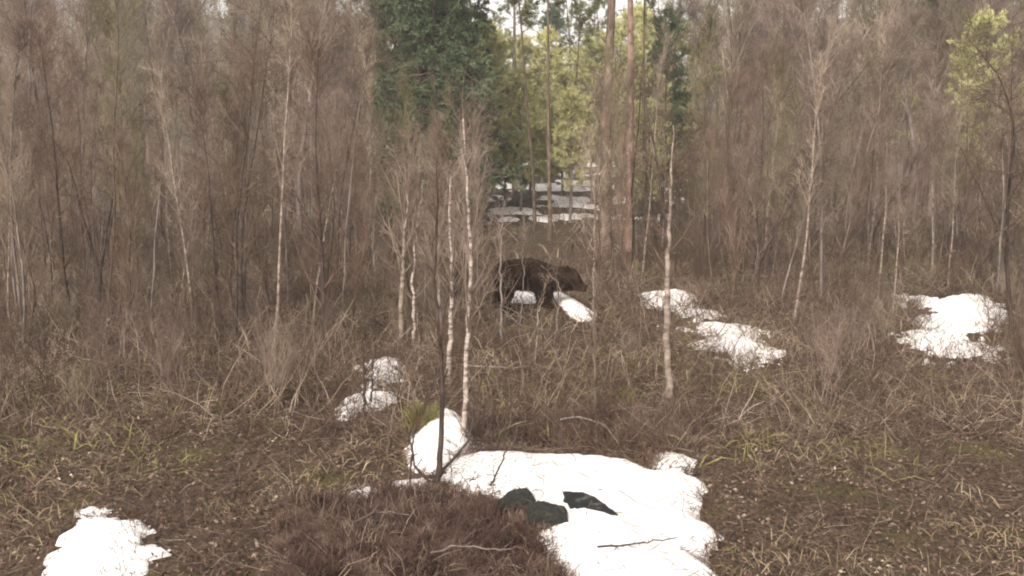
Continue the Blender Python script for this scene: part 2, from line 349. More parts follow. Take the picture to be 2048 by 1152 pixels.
for k, (a, b, y, hh) in enumerate(strips):
    hh *= .95
    P1, P2, P3, P4 = at(a, y + hh / 2)[:2], at(b, y + hh / 2)[:2], at(b - 5, y - hh / 2)[:2], at(a + 8, y - hh / 2)[:2]
    snow_field([P1, (P1 + P2) / 2 + [0, -.2], P2, P3, (P3 + P4) / 2 + [0, .3], P4], .12, .3, .8, 1.2, .16, mb, 71 + k, 1.5)
tag(mb.build('far_snow', M['snow']), 'thin strips of snow lying between the pines far behind the bear', 'snow', kind='stuff')
def on_snow(x, y, m=0.0):
    r = np.zeros(x.shape, bool)
    for p, na in SNOW:
        bb = (x > p[:, 0].min() - .3) & (x < p[:, 0].max() + .3) & (y > p[:, 1].min() - .3) & (y < p[:, 1].max() + .3)
        if bb.any():
            d = poly_dist(x[bb], y[bb], p); r[bb] |= d > m - na * .0
    return r

# ------------------------------------------------------------------ air
import bmesh as _bm
hb = _bm.new(); _bm.ops.create_cube(hb, size=1)
for v in hb.verts: v.co = Vector((v.co.x * 860, 280 + v.co.y * 700, 30 + v.co.z * 80))
hme = bpy.data.meshes.new('haze'); hb.to_mesh(hme); hb.free()
hm = bpy.data.materials.new('haze'); hm.use_nodes = True; hn = hm.node_tree; hn.nodes.clear()
ho_ = hn.nodes.new('ShaderNodeOutputMaterial'); pv = hn.nodes.new('ShaderNodeVolumePrincipled'); pv.inputs['Density'].default_value = .0013
pv.inputs['Color'].default_value = (.97, .95, .92, 1); hn.links.new(pv.outputs[0], ho_.inputs['Volume'])
hme.materials.append(hm); ho = bpy.data.objects.new('haze', hme); C.objects.link(ho); tag(ho, 'thin pale spring haze filling the wood', 'haze', kind='stuff')

# ------------------------------------------------------------------ low undergrowth (stuff)
def scatter(n, y0, y1, margin=1.2, pw=1.0):
    y = y0 + (y1 - y0) * rng.random(n) ** pw; x = (rng.random(n) * 2 - 1) * (y * .60 * margin + .4)
    keep = rng.random(n) < (y / y1)      # even per area
    return x[keep], y[keep]
CLEAR = px_poly([(985, 640), (1000, 606), (1185, 600), (1240, 650), (1180, 690), (1020, 680)])
def sprigs(n, y0, y1, hgt, rad, mats_mb, m_snow=.02, clump=1.2, seed=0, kids=4, spread=.9, mi=(0, 1), thr=-.1, flat=.0, poly=None):
    x, y = scatter(n, y0, y1)
    if poly is not None:
        x = rng.uniform(poly[:, 0].min(), poly[:, 0].max(), n); y = rng.uniform(poly[:, 1].min(), poly[:, 1].max(), n)
        q_ = poly_dist(x, y, poly) > 0; x, y = x[q_], y[q_]
    elif hgt > .25:
        q_ = (poly_dist(x, y, CLEAR) < 0) | (rng.random(len(x)) < .10); x, y = x[q_], y[q_]
    k = (fbm(x * clump, y * clump, seed) > thr - .35 * rng.random(len(x))) & ~on_snow(x, y, m_snow)
    pxx = 1024 + F * x / (y * cp + 2.5 * sp); k &= ~((pxx > 945) & (pxx < 1370) & (y > 24) & (rng.random(len(x)) < .8)); x, y = x[k], y[k]
    N = len(x); z = height(x, y)
    hh = hgt * (.45 + rng.random(N)) * (1 + .6 * fbm(x * clump, y * clump, seed + 1))
    D = unit(np.stack([rng.normal(size=N) * spread, rng.normal(size=N) * spread, np.full(N, 1.0 - flat) * (.35 + rng.random(N))], 1))
    K = 4; P = np.zeros((N, K, 3)); P[:, 0] = np.stack([x, y, z - .01], 1); d = D
    for q in range(1, K):
        d = unit(d + rng.normal(size=(N, 3)) * .25); P[:, q] = P[:, q - 1] + d * (hh / (K - 1))[:, None]
    P[:, :, 2] = np.maximum(P[:, :, 2], z[:, None] + .005)
    Ra = rad * (.6 + .8 * rng.random(N))[:, None] * np.linspace(1, .35, K)[None]
    half = rng.random(N) < .5
    for s_, mm in ((half, mi[0]), (~half, mi[1])):
        if s_.any(): mats_mb.add(tubes(P[s_], Ra[s_], 3), mm)
    if kids:
        Q, q = grow(P, Ra, N * kids, hgt * .55, .9, .25, 3, .1, 1, .6, rad * .4, .25)
        half = rng.random(len(Q)) < .5
        for s_, mm in ((half, mi[0]), (~half, mi[1])): mats_mb.add(tubes(Q[s_], q[s_], 3), mm)
under = MB()
UM = [M['heather'], M['twig_brown'], M['straw'], M['twig_grey'], M['leaf_dead'], M['moss'], M['olive_grass'], M['twig_olive']]
sprigs(12000, 4.6, 10.5, .15, .0032, under, .06, 1.3, 5, 5, 1.0, (0, 1), -.30)
sprigs(6000, 4.6, 10.5, .24, .0030, under, .05, 1.7, 8, 1, 1.6, (1, 3), -.25, .3)
sprigs(20000, 9.0, 18, .36, .0045, under, .08, .8, 9, 4, .8, (0, 1), -.2)
sprigs(14000, 9.0, 22, .42, .0046, under, .05, .6, 12, 1, 1.6, (3, 3), -.3, .4)
sprigs(5000, 9.0, 24, .40, .006, under, .0, .9, 66, 0, 2.4, (2, 3), -.1, .7)
sprigs(5000, 9.0, 20, .62, .0055, under, .0, .6, 14, 3, .35, (1, 3), .0)
sprigs(13000, 15, 34, .6, .009, under, .2, .5, 15, 3, .6, (0, 1), -.25)
sprigs(4000, 14, 34, .7, .008, under, .2, .7, 16, 2, .7, (7, 3), .05)
sprigs(8000, 28, 80, .8, .016, under, .6, .2, 18, 3, .6, (1, 3), -.2)
mound = px_poly([(560, 1010), (700, 1000), (880, 975), (960, 992), (1020, 1040), (1060, 1085), (1130, 1160), (1150, 1230), (560, 1250)])
sprigs(19000, 0, 0, .13, .0038, under, .04, 2.2, 55, 6, 1.1, (0, 0), -.15, poly=mound)
sprigs(2500, 0, 0, .13, .0042, under, .04, 2.2, 63, 3, 1.6, (3, 0), .0, poly=mound)
sprigs(1500, 0, 0, .26, .0034, under, .04, 1.3, 57, 2, 1.9, (0, 3), -.5, .5, poly=mound)
for pi, (pp, na_) in enumerate(list(SNOW[:14])):          # stems standing up through the thawing edges
    c0 = pp.mean(0); big_ = pp[:, 1].max() > 10
    out_ = c0 + (pp - c0) * 1.25 if pi else c0 + (pp - c0) * 1.05
    area = np.ptp(out_[:, 0]) * np.ptp(out_[:, 1]); n_ = int(min(5000, 260 * area)) if pi else 3500
    x = rng.uniform(out_[:, 0].min(), out_[:, 0].max(), n_); y = rng.uniform(out_[:, 1].min(), out_[:, 1].max(), n_)
    d_ = poly_dist(x, y, pp); lim = .12 if pi < 2 else (.30 if pi > 10 else .18)
    if pi in (8, 9): n_ = n_ // 3; x = x[:n_]; y = y[:n_]; d_ = d_[:n_]
    k = (d_ > -.12) & (rng.random(n_) < np.exp(-np.maximum(d_, 0) / lim * 1.6) * np.clip(.75 + 2 * fbm(x * 3, y * 3, 91), 0, 1)); x, y = x[k], y[k]; n_ = len(x)
    if n_ == 0: continue
    hh = (.16 if not big_ else .26) * (.5 + rng.random(n_)); D = unit(np.stack([rng.normal(size=n_), rng.normal(size=n_), .4 + rng.random(n_)], 1))
    P = np.zeros((n_, 4, 3)); P[:, 0] = np.stack([x, y, height(x, y)], 1)
    for q in range(1, 4): D = unit(D + rng.normal(size=(n_, 3)) * .3); P[:, q] = P[:, q - 1] + D * (hh / 3)[:, None]
    Ra = (.003 if not big_ else .0045) * np.linspace(1.2, .5, 4)[None] * np.ones((n_, 1))
    under.add(tubes(P, Ra, 3), 1); Q, q_ = grow(P, Ra, n_ * 3, .10 if not big_ else .16, .9, .2, 3, .3, 1, .7, .0016, .25); under.add(tubes(Q, q_, 3), [0, 1, 3][pi % 3])
bank = px_poly([(930, 900), (1000, 893), (1060, 905), (1300, 920), (1390, 915), (1400, 850), (1200, 840), (940, 850)])
sprigs(3500, 0, 0, .26, .004, under, .10, 1.3, 59, 5, 1.1, (0, 1), -.5, poly=bank)
sprigs(1200, 0, 0, .40, .004, under, .12, 1.3, 61, 2, 1.8, (3, 1), -.5, .5, poly=bank)
def grass(n, y0, y1, ln, wd, mi, seed, thr, clump, spread=.6, bend=.25, m=.0):
    x, y = scatter(n, y0, y1); k = (fbm(x * clump, y * clump, seed) > thr) & ~on_snow(x, y, m); x, y = x[k], y[k]; N = len(x)
    B = np.stack([x, y, height(x, y) - .01], 1)
    D = unit(np.stack([rng.normal(size=N) * spread, rng.normal(size=N) * spread, .3 + rng.random(N)], 1))
    under.add(blades(B, D, ln * (.5 + rng.random(N)), wd * (.6 + .8 * rng.random(N)), bend), mi)
grass(26000, 4.6, 12, .16, .0035, 2, 21, .12, 1.1, .9)
grass(30000, 10, 24, .32, .006, 2, 24, .05, .7, .8)
grass(34000, 8, 26, .28, .006, 6, 27, .12, .6, .7)
grass(20000, 4.6, 14, .06, .004, 5, 29, .28, 1.2, .8, 0)
grass(16000, 24, 90, .7, .02, 2, 31, .1, .2, .6)
sprigs(1500, 28, 60, 1.4, .012, under, .8, .3, 65, 8, .5, (3, 3), .0)
def litter(n, y0, y1, s, mi, seed, thr, m):
    x, y = scatter(n, y0, y1); k = (fbm(x * 2, y * 2, seed) > thr) & ~on_snow(x, y, m); x, y = x[k], y[k]; N = len(x)
    c = np.stack([x, y, height(x, y) + .01 + .04 * rng.random(N)], 1)
    u = unit(rng.normal(size=(N, 3)) * [1, 1, .5]); v = unit(np.cross(u, rng.normal(size=(N, 3)))); sz = (s * (.5 + rng.random(N)))[:, None]
    V = np.stack([c - u * sz, c - v * sz * .5 + [0, 0, .004], c + u * sz, c + v * sz * .55], 1).reshape(-1, 3)
    under.add((V, np.arange(N * 4).reshape(-1, 4)), mi)
litter(20000, 4.6, 11, .018, 4, 41, -.3, 0)
litter(9000, 4.6, 10, .016, 3, 47, .0, 0)
litter(9000, 4.6, 10, .02, 0, 49, -.1, 0)
litter(12000, 9, 20, .03, 4, 43, -.2, 0)
for bx_, by_ in ((1036, 1036), (1093, 1062)):
    c_ = at(bx_, by_); n_ = 420; an_ = rng.uniform(2.2, 6.9, n_); rr_ = rng.uniform(.16, .25, n_)
    B = np.stack([c_[0] + np.cos(an_) * rr_, c_[1] + np.sin(an_) * rr_ * .9, np.full(n_, c_[2] + .01)], 1); B[:, 2] = height(B[:, 0], B[:, 1])
    D = unit(np.stack([rng.normal(size=n_) * .8, rng.normal(size=n_) * .8, .4 + rng.random(n_)], 1)); P = np.stack([B, B + D * .06, B + unit(D + rng.normal(size=(n_, 3)) * .4) * .13], 1)
    under.add(tubes(P, np.full((n_, 3), .003), 3), 0); Q, q_ = grow(P, np.full((n_, 3), .003), n_ * 3, .07, .9, .1, 3, .3, 1, .7, .0016, .25); under.add(tubes(Q, q_, 3), 1)
tag(under.build('undergrowth', UM), 'tangle of bare heather, bilberry twigs, dry grass and dead leaves on the forest floor', 'undergrowth', kind='stuff')
# debris specks and needles dropped on the foreground snow
deb = MB()
p0 = SNOW[0][0]; n = 4200
x = rng.uniform(p0[:, 0].min(), p0[:, 0].max(), n); y = rng.uniform(p0[:, 1].min(), p0[:, 1].max(), n)
d = poly_dist(x, y, p0); lo = (x < .1 + .22 * (y - 6.2)); keep = (d > -.05) & (rng.random(n) < np.where(lo, .9 * np.exp(-np.maximum(d, 0) / .22), .5 * np.exp(-np.maximum(d, 0) / .08) + .03))
x, y, d = x[keep], y[keep], d[keep]; N = len(x)
z = height(x, y) + .02 + .20 * (1 - np.exp(-np.maximum(d, 0) / .16)) + .012
P = np.zeros((N, 3, 3)); dd = unit(np.stack([rng.normal(size=N), rng.normal(size=N) * .6, np.abs(rng.normal(size=N)) * .35], 1))
for q in range(3): P[:, q] = np.stack([x, y, z], 1) + dd * (.09 * q * rng.random(N))[:, None] + rng.normal(size=(N, 3)) * .006
deb.add(tubes(P, np.full((N, 3), .0028), 3), 0)
tag(deb.build('snow_litter', M['twig_brown']), 'dark needles and twig bits strewn over the edge of the foreground snow', 'litter', kind='stuff')

# ------------------------------------------------------------------ rocks
def rock(name, px, py, size, rz, seed, mat, label, tilt=(0, 0), flat=.5, wedge=0, group=None, zoff=.0):
    import bmesh
    bm = bmesh.new(); bmesh.ops.create_icosphere(bm, subdivisions=5, radius=1)
    for v in bm.verts:
        c = v.co.copy()
        # cut by a few random planes for angular faces
        r_ = random.Random(seed)
        for k in range(9):
            nrm = Vector((r_.uniform(-1, 1), r_.uniform(-1, 1), r_.uniform(-.6, 1))).normalized(); lim = r_.uniform(.55, .85)
            q = c.dot(nrm)
            if q > lim: c -= nrm * (q - lim) * .7
        c *= 1 + .16 * mnoise.noise(c * 1.8 + Vector((seed, 0, 0))) + .10 * mnoise.noise(c * 5 + Vector((0, seed, 0))) + .05 * mnoise.noise(c * 13 + Vector((0, seed, 3)))
        c.z *= 1 - wedge * c.x
        v.co = Vector((c.x * size[0], c.y * size[1], c.z * size[2]))
    for f in bm.faces: f.smooth = True
    me = bpy.data.meshes.new(name); bm.to_mesh(me); bm.free(); me.materials.append(mat)
    o = bpy.data.objects.new(name, me); C.objects.link(o); p = at(px, py); o.location = (p[0], p[1], p[2] + zoff); o.rotation_euler = (tilt[0], tilt[1], rz)
    tag(o, label, 'rock', group); return o
def slab_rock(pts, thick, mat, label):
    """angular block with the outline of the photographed one, tilted towards the camera"""
    import bmesh
    g0 = at(1180, 1040); Y = g0[1] * .945; org = np.array([g0[0], Y, h1(g0[0], Y) + .13])
    base = [pix(a_, b_, Y + (1035 - b_) * .0045) + [0, 0, .0] for a_, b_ in pts]
    bm = bmesh.new(); fr = [bm.verts.new(Vector(p - org)) for p in base]
    c = sum((v.co for v in fr), Vector()) / len(fr)
    bk = [bm.verts.new(c + (v.co - c) * .8 + Vector((.01, thick, -.09))) for v in fr]; lo = [bm.verts.new(c + (v.co - c) * .9 + Vector((0, .02, -.16))) for v in fr]
    n = len(fr)
    bmesh.ops.convex_hull(bm, input=bm.verts)
    bmesh.ops.subdivide_edges(bm, edges=bm.edges, cuts=9, use_grid_fill=True)
    bmesh.ops.triangulate(bm, faces=bm.faces)
    for v in bm.verts:
        q = v.co * 14; k = mnoise.noise(q) * .016 + mnoise.noise(q * 3) * .009
        v.co += Vector((k, mnoise.noise(q + Vector((9, 0, 0))) * .014 + mnoise.noise(q * 3.3) * .008, mnoise.noise(q + Vector((0, 9, 0))) * .014 + mnoise.noise(q * 3.1 + Vector((5, 0, 0))) * .008))
    me = bpy.data.meshes.new('rock'); bm.to_mesh(me); bm.free(); me.materials.append(mat)
    o = bpy.data.objects.new('rock', me); C.objects.link(o); o.location = org; tag(o, label, 'rock'); return o
slab_rock([(1124, 982), (1165, 984), (1192, 996), (1214, 1012), (1236, 1027), (1195, 1034), (1168, 1040), (1150, 1034), (1143, 1012)], .16, M['rock_black'], 'black angular wedge-shaped rock lying on the foreground snow')
rock('rock', 1036, 1036, (.20, .15, .14), R(20), 8, M['rock_moss'], 'smaller dark mossy boulder melting out at the edge of the snow', (0, R(14)), zoff=.10)
rock('rock', 1093, 1062, (.22, .17, .17), R(-20), 12, M['rock_moss'], 'larger dark mossy boulder next to the black rock', (0, R(20)), zoff=.11)

# ------------------------------------------------------------------ hand-placed stems of the foreground
def poly_path(pts, Y, K, y_slope=0.0):
    """smooth path through pixel points standing at world depth Y (metres)"""
    w_ = np.array([pix(a, b, Y + y_slope * i) for i, (a, b) in enumerate(pts)])
    t = np.linspace(0, 1, len(w_)); tt = np.linspace(0, 1, K)
    q = np.stack([np.interp(tt, t, w_[:, j]) for j in range(3)], 1)
    for _ in range(2): q[1:-1] = (q[:-2] + 2 * q[1:-1] + q[2:]) / 4
    q[1:-1] += rng.normal(size=(K - 2, 3)) * .006 * (Y / 8)
    return q[None]
def hand_tree(name, label, cat, pts, r0, r1, bark, twig, limbs=(), nb=26, bl=.5, up=.5, t0=.25, n2=5, K=26, base=None, group=None, yoff=0.0, tw=.0022):
    bx_, by_ = base or pts[0]; g0 = at(bx_, by_); Y = g0[1] + yoff
    o = empty(name, (g0[0], Y, h1(g0[0], Y))); org = np.array([g0[0], Y, h1(g0[0], Y)])
    P = poly_path(pts, Y, K) - org; P[0, 0, 2] -= .06
    ra = np.linspace(r0, r1, K)[None] * (1 + .06 * rng.normal(size=(1, K))); ra[0, 0] *= 1.35
    tag(o, label, cat, group)
    a = MB(); a.add(tubes(P, ra, 8)); a.build('trunk', bark, o)
    for (lp, ra_, rb_) in limbs:
        q = poly_path(lp, Y, 16, .02) - org; b = MB(); b.add(tubes(q, np.linspace(ra_, rb_, 16)[None], 6))
        Q, qr = grow(q, np.linspace(ra_, rb_, 16)[None], 8, .35, .8, .4, 5, .3, 1, .5, tw, .15); b.add(tubes(Q, qr, 4))
        Q2, q2 = grow(Q, qr, 26, .16, .8, .3, 4, .2, 1, .6, tw * .8, .2); b.add(tubes(Q2, q2, 3)); b.build('limb', M['bark_dark'], o)
    if nb:
        c = MB(); Q, qr = grow(P, ra, nb, bl, .75, up, 6, t0, 1, .42, tw, .1, pw=.8); c.add(tubes(Q, qr, 4))
        Q2, q2 = grow(Q, qr, nb * n2, bl * .45, .8, up * .6, 4, .15, 1, .55, tw, .18); c.add(tubes(Q2, q2, 3))
        Q3, q3 = grow(Q2, q2, nb * n2 * 3, bl * .2, .8, .2, 3, .15, 1, .6, tw * .8, .2); c.add(tubes(Q3, q3, 3))
        c.build('crown', twig, o)
    return o
hand_tree('birch_sapling', 'tallest near white birch stem rising from behind the snow mound', 'birch', [(928, 900), (929, 850), (933, 760), (934, 680), (939, 600), (942, 520), (938, 430), (930, 330), (926, 230)], .031, .009,
          M['bark_birch'], M['twig_lilac'], nb=34, bl=.9, t0=.3, base=(928, 890))
hand_tree('birch_sapling', 'white birch stem just left of the tallest birch, ending low in the scrub', 'birch', [(897, 765), (899, 720), (902, 660), (901, 600), (905, 540), (899, 450), (902, 350)], .042, .010,
          M['bark_birch'], M['twig_grey'], nb=30, bl=.9, t0=.35)
hand_tree('birch_sapling', 'pale slim birch stem at the left edge of the group', 'birch', [(803, 690), (802, 620), (806, 540), (809, 475), (815, 390), (822, 300)], .045, .012, M['bark_birch_old'], M['twig_grey'], nb=36, bl=1.0, t0=.3, tw=.003)
hand_tree('birch_sapling', 'thin pale birch stem right beside the slim left birch', 'birch', [(827, 690), (829, 640), (826, 560), (832, 470), (846, 360)], .03, .008, M['bark_birch'], M['twig_lilac'], nb=26, bl=.9, t0=.3, tw=.003)
hand_tree('birch_sapling', 'faint grey birch stem between the pale left birch and the dark sapling', 'birch', [(882, 690), (880, 600), (874, 530), (884, 460), (893, 380)], .032, .01, M['bark_grey'], M['twig_grey'], nb=26, bl=.9, t0=.3, tw=.003)
hand_tree('dark_sapling', 'dark brown forked sapling standing in front of the snow mound', 'sapling', [(872, 978), (879, 930), (883, 860), (884, 780), (880, 690), (872, 600), (868, 500), (876, 400), (873, 320)], .03, .003,
          M['bark_dark'], M['twig_brown'], limbs=[([(878, 955), (900, 925), (928, 895), (945, 862), (950, 800), (968, 745)], .018, .004), ([(876, 965), (850, 958), (828, 930), (822, 880), (842, 830), (870, 770)], .013, .004)],
          nb=22, bl=.55, t0=.35)
hand_tree('dark_sapling', 'thin dark bent sapling at the left foot of the forked one', 'sapling', [(820, 985), (821, 940), (824, 890), (833, 850), (858, 800), (872, 735)], .011, .004, M['bark_dark'], M['twig_brown'], nb=10, bl=.3, t0=.3, n2=3)
hand_tree('dark_sapling', 'reddish bare stem leaning over the left snow patch', 'sapling', [(775, 905), (782, 850), (796, 790), (800, 730), (790, 650)], .014, .004, M['bark_brown'], M['twig_brown'], nb=16, bl=.4, t0=.2, n2=3)
hand_tree('dark_sapling', 'dark upright stem in the middle of the left snow patch', 'sapling', [(727, 830), (729, 790), (727, 730), (722, 650)], .022, .006, M['bark_dark'], M['twig_brown'], nb=14, bl=.5, t0=.3, n2=3)
hand_tree('dark_sapling', 'thin dark stem right of the one in the left snow patch', 'sapling', [(742, 815), (743, 780), (748, 720), (760, 640)], .014, .005, M['bark_dark'], M['twig_brown'], nb=14, bl=.5, t0=.3, n2=3)
hand_tree('leaning_stick', 'short dark stick leaning to the right out of the snowfield', 'stick', [(972, 990), (984, 965), (1002, 930), (1010, 905), (1020, 878)], .011, .005, M['bark_dark'], M['twig_brown'], nb=6, bl=.18, t0=.3, n2=2)
hand_tree('dark_sapling', 'little forked twig standing on the snow left of the leaning stick', 'sapling', [(922, 982), (935, 968), (948, 955), (962, 950)], .006, .002, M['bark_dark'], M['twig_brown'], nb=4, bl=.12, n2=2)
hand_tree('birch_tree', 'largest birch at the right, pale straight trunk with a dark bough leaning left', 'birch', [(1338, 815), (1337, 740), (1336, 680), (1333, 600), (1335, 540), (1337, 470), (1341, 390), (1344, 320), (1346, 250)], .052, .006,
          M['bark_birch_old'], M['twig_brown'], limbs=[([(1336, 500), (1330, 450), (1324, 400), (1318, 340), (1305, 270), (1290, 190)], .024, .005), ([(1335, 460), (1344, 420), (1358, 380)], .012, .004)], nb=20, bl=.8, t0=.45, up=.25, n2=4, tw=.0035)
hand_tree('birch_sapling', 'very thin pale birch just right of the head of the bear', 'birch', [(1189, 665), (1190, 620), (1187, 560), (1190, 500), (1188, 400), (1180, 300)], .028, .01, M['bark_birch_old'], M['twig_grey'], nb=22, bl=.8, t0=.4, tw=.003)
hand_tree('birch_sapling', 'thin stem rising from the scrub right of the bear, lower trunk pale', 'birch', [(1190, 850), (1191, 780), (1189, 700), (1186, 640), (1200, 520), (1196, 420)], .02, .006, M['bark_brown'], M['twig_brown'], nb=20, bl=.5, t0=.35, tw=.0025)
hand_tree('birch_sapling', 'short pale stem in front of the hind part of the bear', 'birch', [(1070, 740), (1074, 680), (1076, 630), (1086, 590), (1092, 560)], .014, .004, M['bark_birch_old'], M['twig_grey'], nb=8, bl=.3, t0=.2, n2=3)
hand_tree('dark_sapling', 'bare sapling with one bough slanting down across the neck of the bear', 'sapling', [(1108, 690), (1112, 640), (1124, 580), (1098, 545), (1082, 530)], .012, .005, M['bark_grey'], M['twig_grey'], nb=6, bl=.3, t0=.2, n2=3)
hand_tree('dark_sapling', 'bare stem in the scrub left of the rump of the bear', 'sapling', [(1003, 690), (1002, 640), (1003, 570), (1000, 500), (1010, 400)], .022, .008, M['bark_grey'], M['twig_lilac'], nb=18, bl=.6, t0=.3, tw=.003)

hand_tree('dark_sapling', 'thin bare sapling crossing the belly of the bear', 'sapling', [(1040, 672), (1042, 620), (1048, 560), (1044, 500), (1050, 440)], .013, .004, M['bark_grey'], M['twig_grey'], nb=16, bl=.45, t0=.2, n2=4, tw=.0025)
hand_tree('dark_sapling', 'thin dark bare sapling crossing the forequarters of the bear', 'sapling', [(1120, 668), (1117, 610), (1112, 560), (1118, 500), (1112, 430)], .011, .004, M['bark_brown'], M['twig_brown'], nb=16, bl=.45, t0=.2, n2=4, tw=.0025)
# fallen sticks
def stick(pts, r0, r1, label, mat='bark_dark', lift=.0, kids=6, kl=.12):
    w_ = np.array([at(a, b) + [0, 0, lift + .012] for a, b in pts]); K = 14
    t = np.linspace(0, 1, len(w_)); tt = np.linspace(0, 1, K)
    q = np.stack([np.interp(tt, t, w_[:, j]) for j in range(3)], 1); q[1:-1] = (q[:-2] + 2 * q[1:-1] + q[2:]) / 4
    q += rng.normal(size=q.shape) * .006; org = q[0].copy(); q = (q - org)[None]; ra = np.linspace(r0, r1, K)[None]
    b = MB(); b.add(tubes(q, ra, 6))
    if kids: Q, qr = grow(q, ra, kids, kl, .7, .1, 4, .2, 1, .6, .0015, .15); b.add(tubes(Q, qr, 4))
    o = b.build('fallen_twig', M[mat]); o.location = org; tag(o, label, 'twig'); return o
stick([(1195, 1152), (1240, 1146), (1290, 1140), (1352, 1131)], .009, .004, 'long thin twig lying across the bottom right of the snow', lift=.20, kids=9)
stick([(1235, 1027), (1255, 1040), (1272, 1056), (1302, 1064)], .003, .0015, 'hair-thin twig curving away from the black rock', lift=.20, kids=0)
stick([(1120, 925), (1135, 940), (1148, 955), (1150, 970)], .004, .002, 'thin twig poking down over the top edge of the snowfield', lift=.19, kids=3)
stick([(925, 770), (970, 772), (1012, 775), (1060, 771)], .010, .004, 'pale stick lying level in the scrub beside the tall birch', 'bark_grey', .25)
stick([(820, 768), (850, 772), (880, 770), (905, 765)], .010, .004, 'dark stick lying level behind the forked sapling', lift=.25)
stick([(1120, 872), (1160, 868), (1200, 880), (1222, 900), (1235, 925)], .012, .005, 'bent branch arching over the bank behind the snowfield', 'bark_grey', .18)
stick([(940, 835), (990, 850), (1040, 858), (1100, 850)], .011, .004, 'fallen branch on the brown bank behind the narrow snow strip', 'bark_grey', .12)
stick([(1000, 650), (1040, 690), (1095, 700)], .012, .005, 'fallen branch in the scrub below the hind legs of the bear', 'bark_grey', .3)
stick([(860, 1140), (920, 1128), (1000, 1135), (1040, 1130)], .007, .003, 'pale twig lying on the heather at the bottom of the picture', 'bark_grey', .12)
stick([(705, 1085), (760, 1060), (820, 1068)], .006, .003, 'thin stick lying in the heather at the bottom left', 'bark_grey', .14)
stick([(1220, 850), (1280, 840), (1340, 858)], .010, .004, 'fallen branch on the bank at the foot of the large birch', 'bark_grey', .15)

# olive tuft beside the dark sapling
def tuft(px, py, hgt, n, mat, label, name='grass_tuft', sp_=.35, wd=.005, bend=.25, group=None):
    g0 = at(px, py); B = np.zeros((n, 3)); B[:, :2] = rng.normal(size=(n, 2)) * .06
    D = unit(np.stack([rng.normal(size=n) * sp_, rng.normal(size=n) * sp_, np.ones(n)], 1))
    b = MB(); b.add(blades(B, D, hgt * (.5 + .6 * rng.random(n)), wd, bend)); o = b.build(name, mat); o.location = g0; tag(o, label, 'grass tuft', group); return o
tuft(845, 862, .42, 420, M['olive_grass'], 'olive green tuft beside the dark forked sapling', sp_=.3)
tuft(1150, 775, .3, 160, M['straw'], 'pale straw tuft in the scrub below the snow under the bear')
tuft(1245, 812, .3, 240, M['olive_grass'], 'faded olive tuft on the bank left of the large birch')
for px_, py_, lb in [(1225, 935, 'brown dead grass hummock overhanging the snowfield below the bent branch'), (1290, 928, 'brown dead grass hummock at the right end of the snowfield'), (985, 915, 'dark grass hummock overhanging the narrow snow strip')]:
    tuft(px_, py_, .22, 420, M['leaf_dead'], lb, sp_=.9, bend=.5)

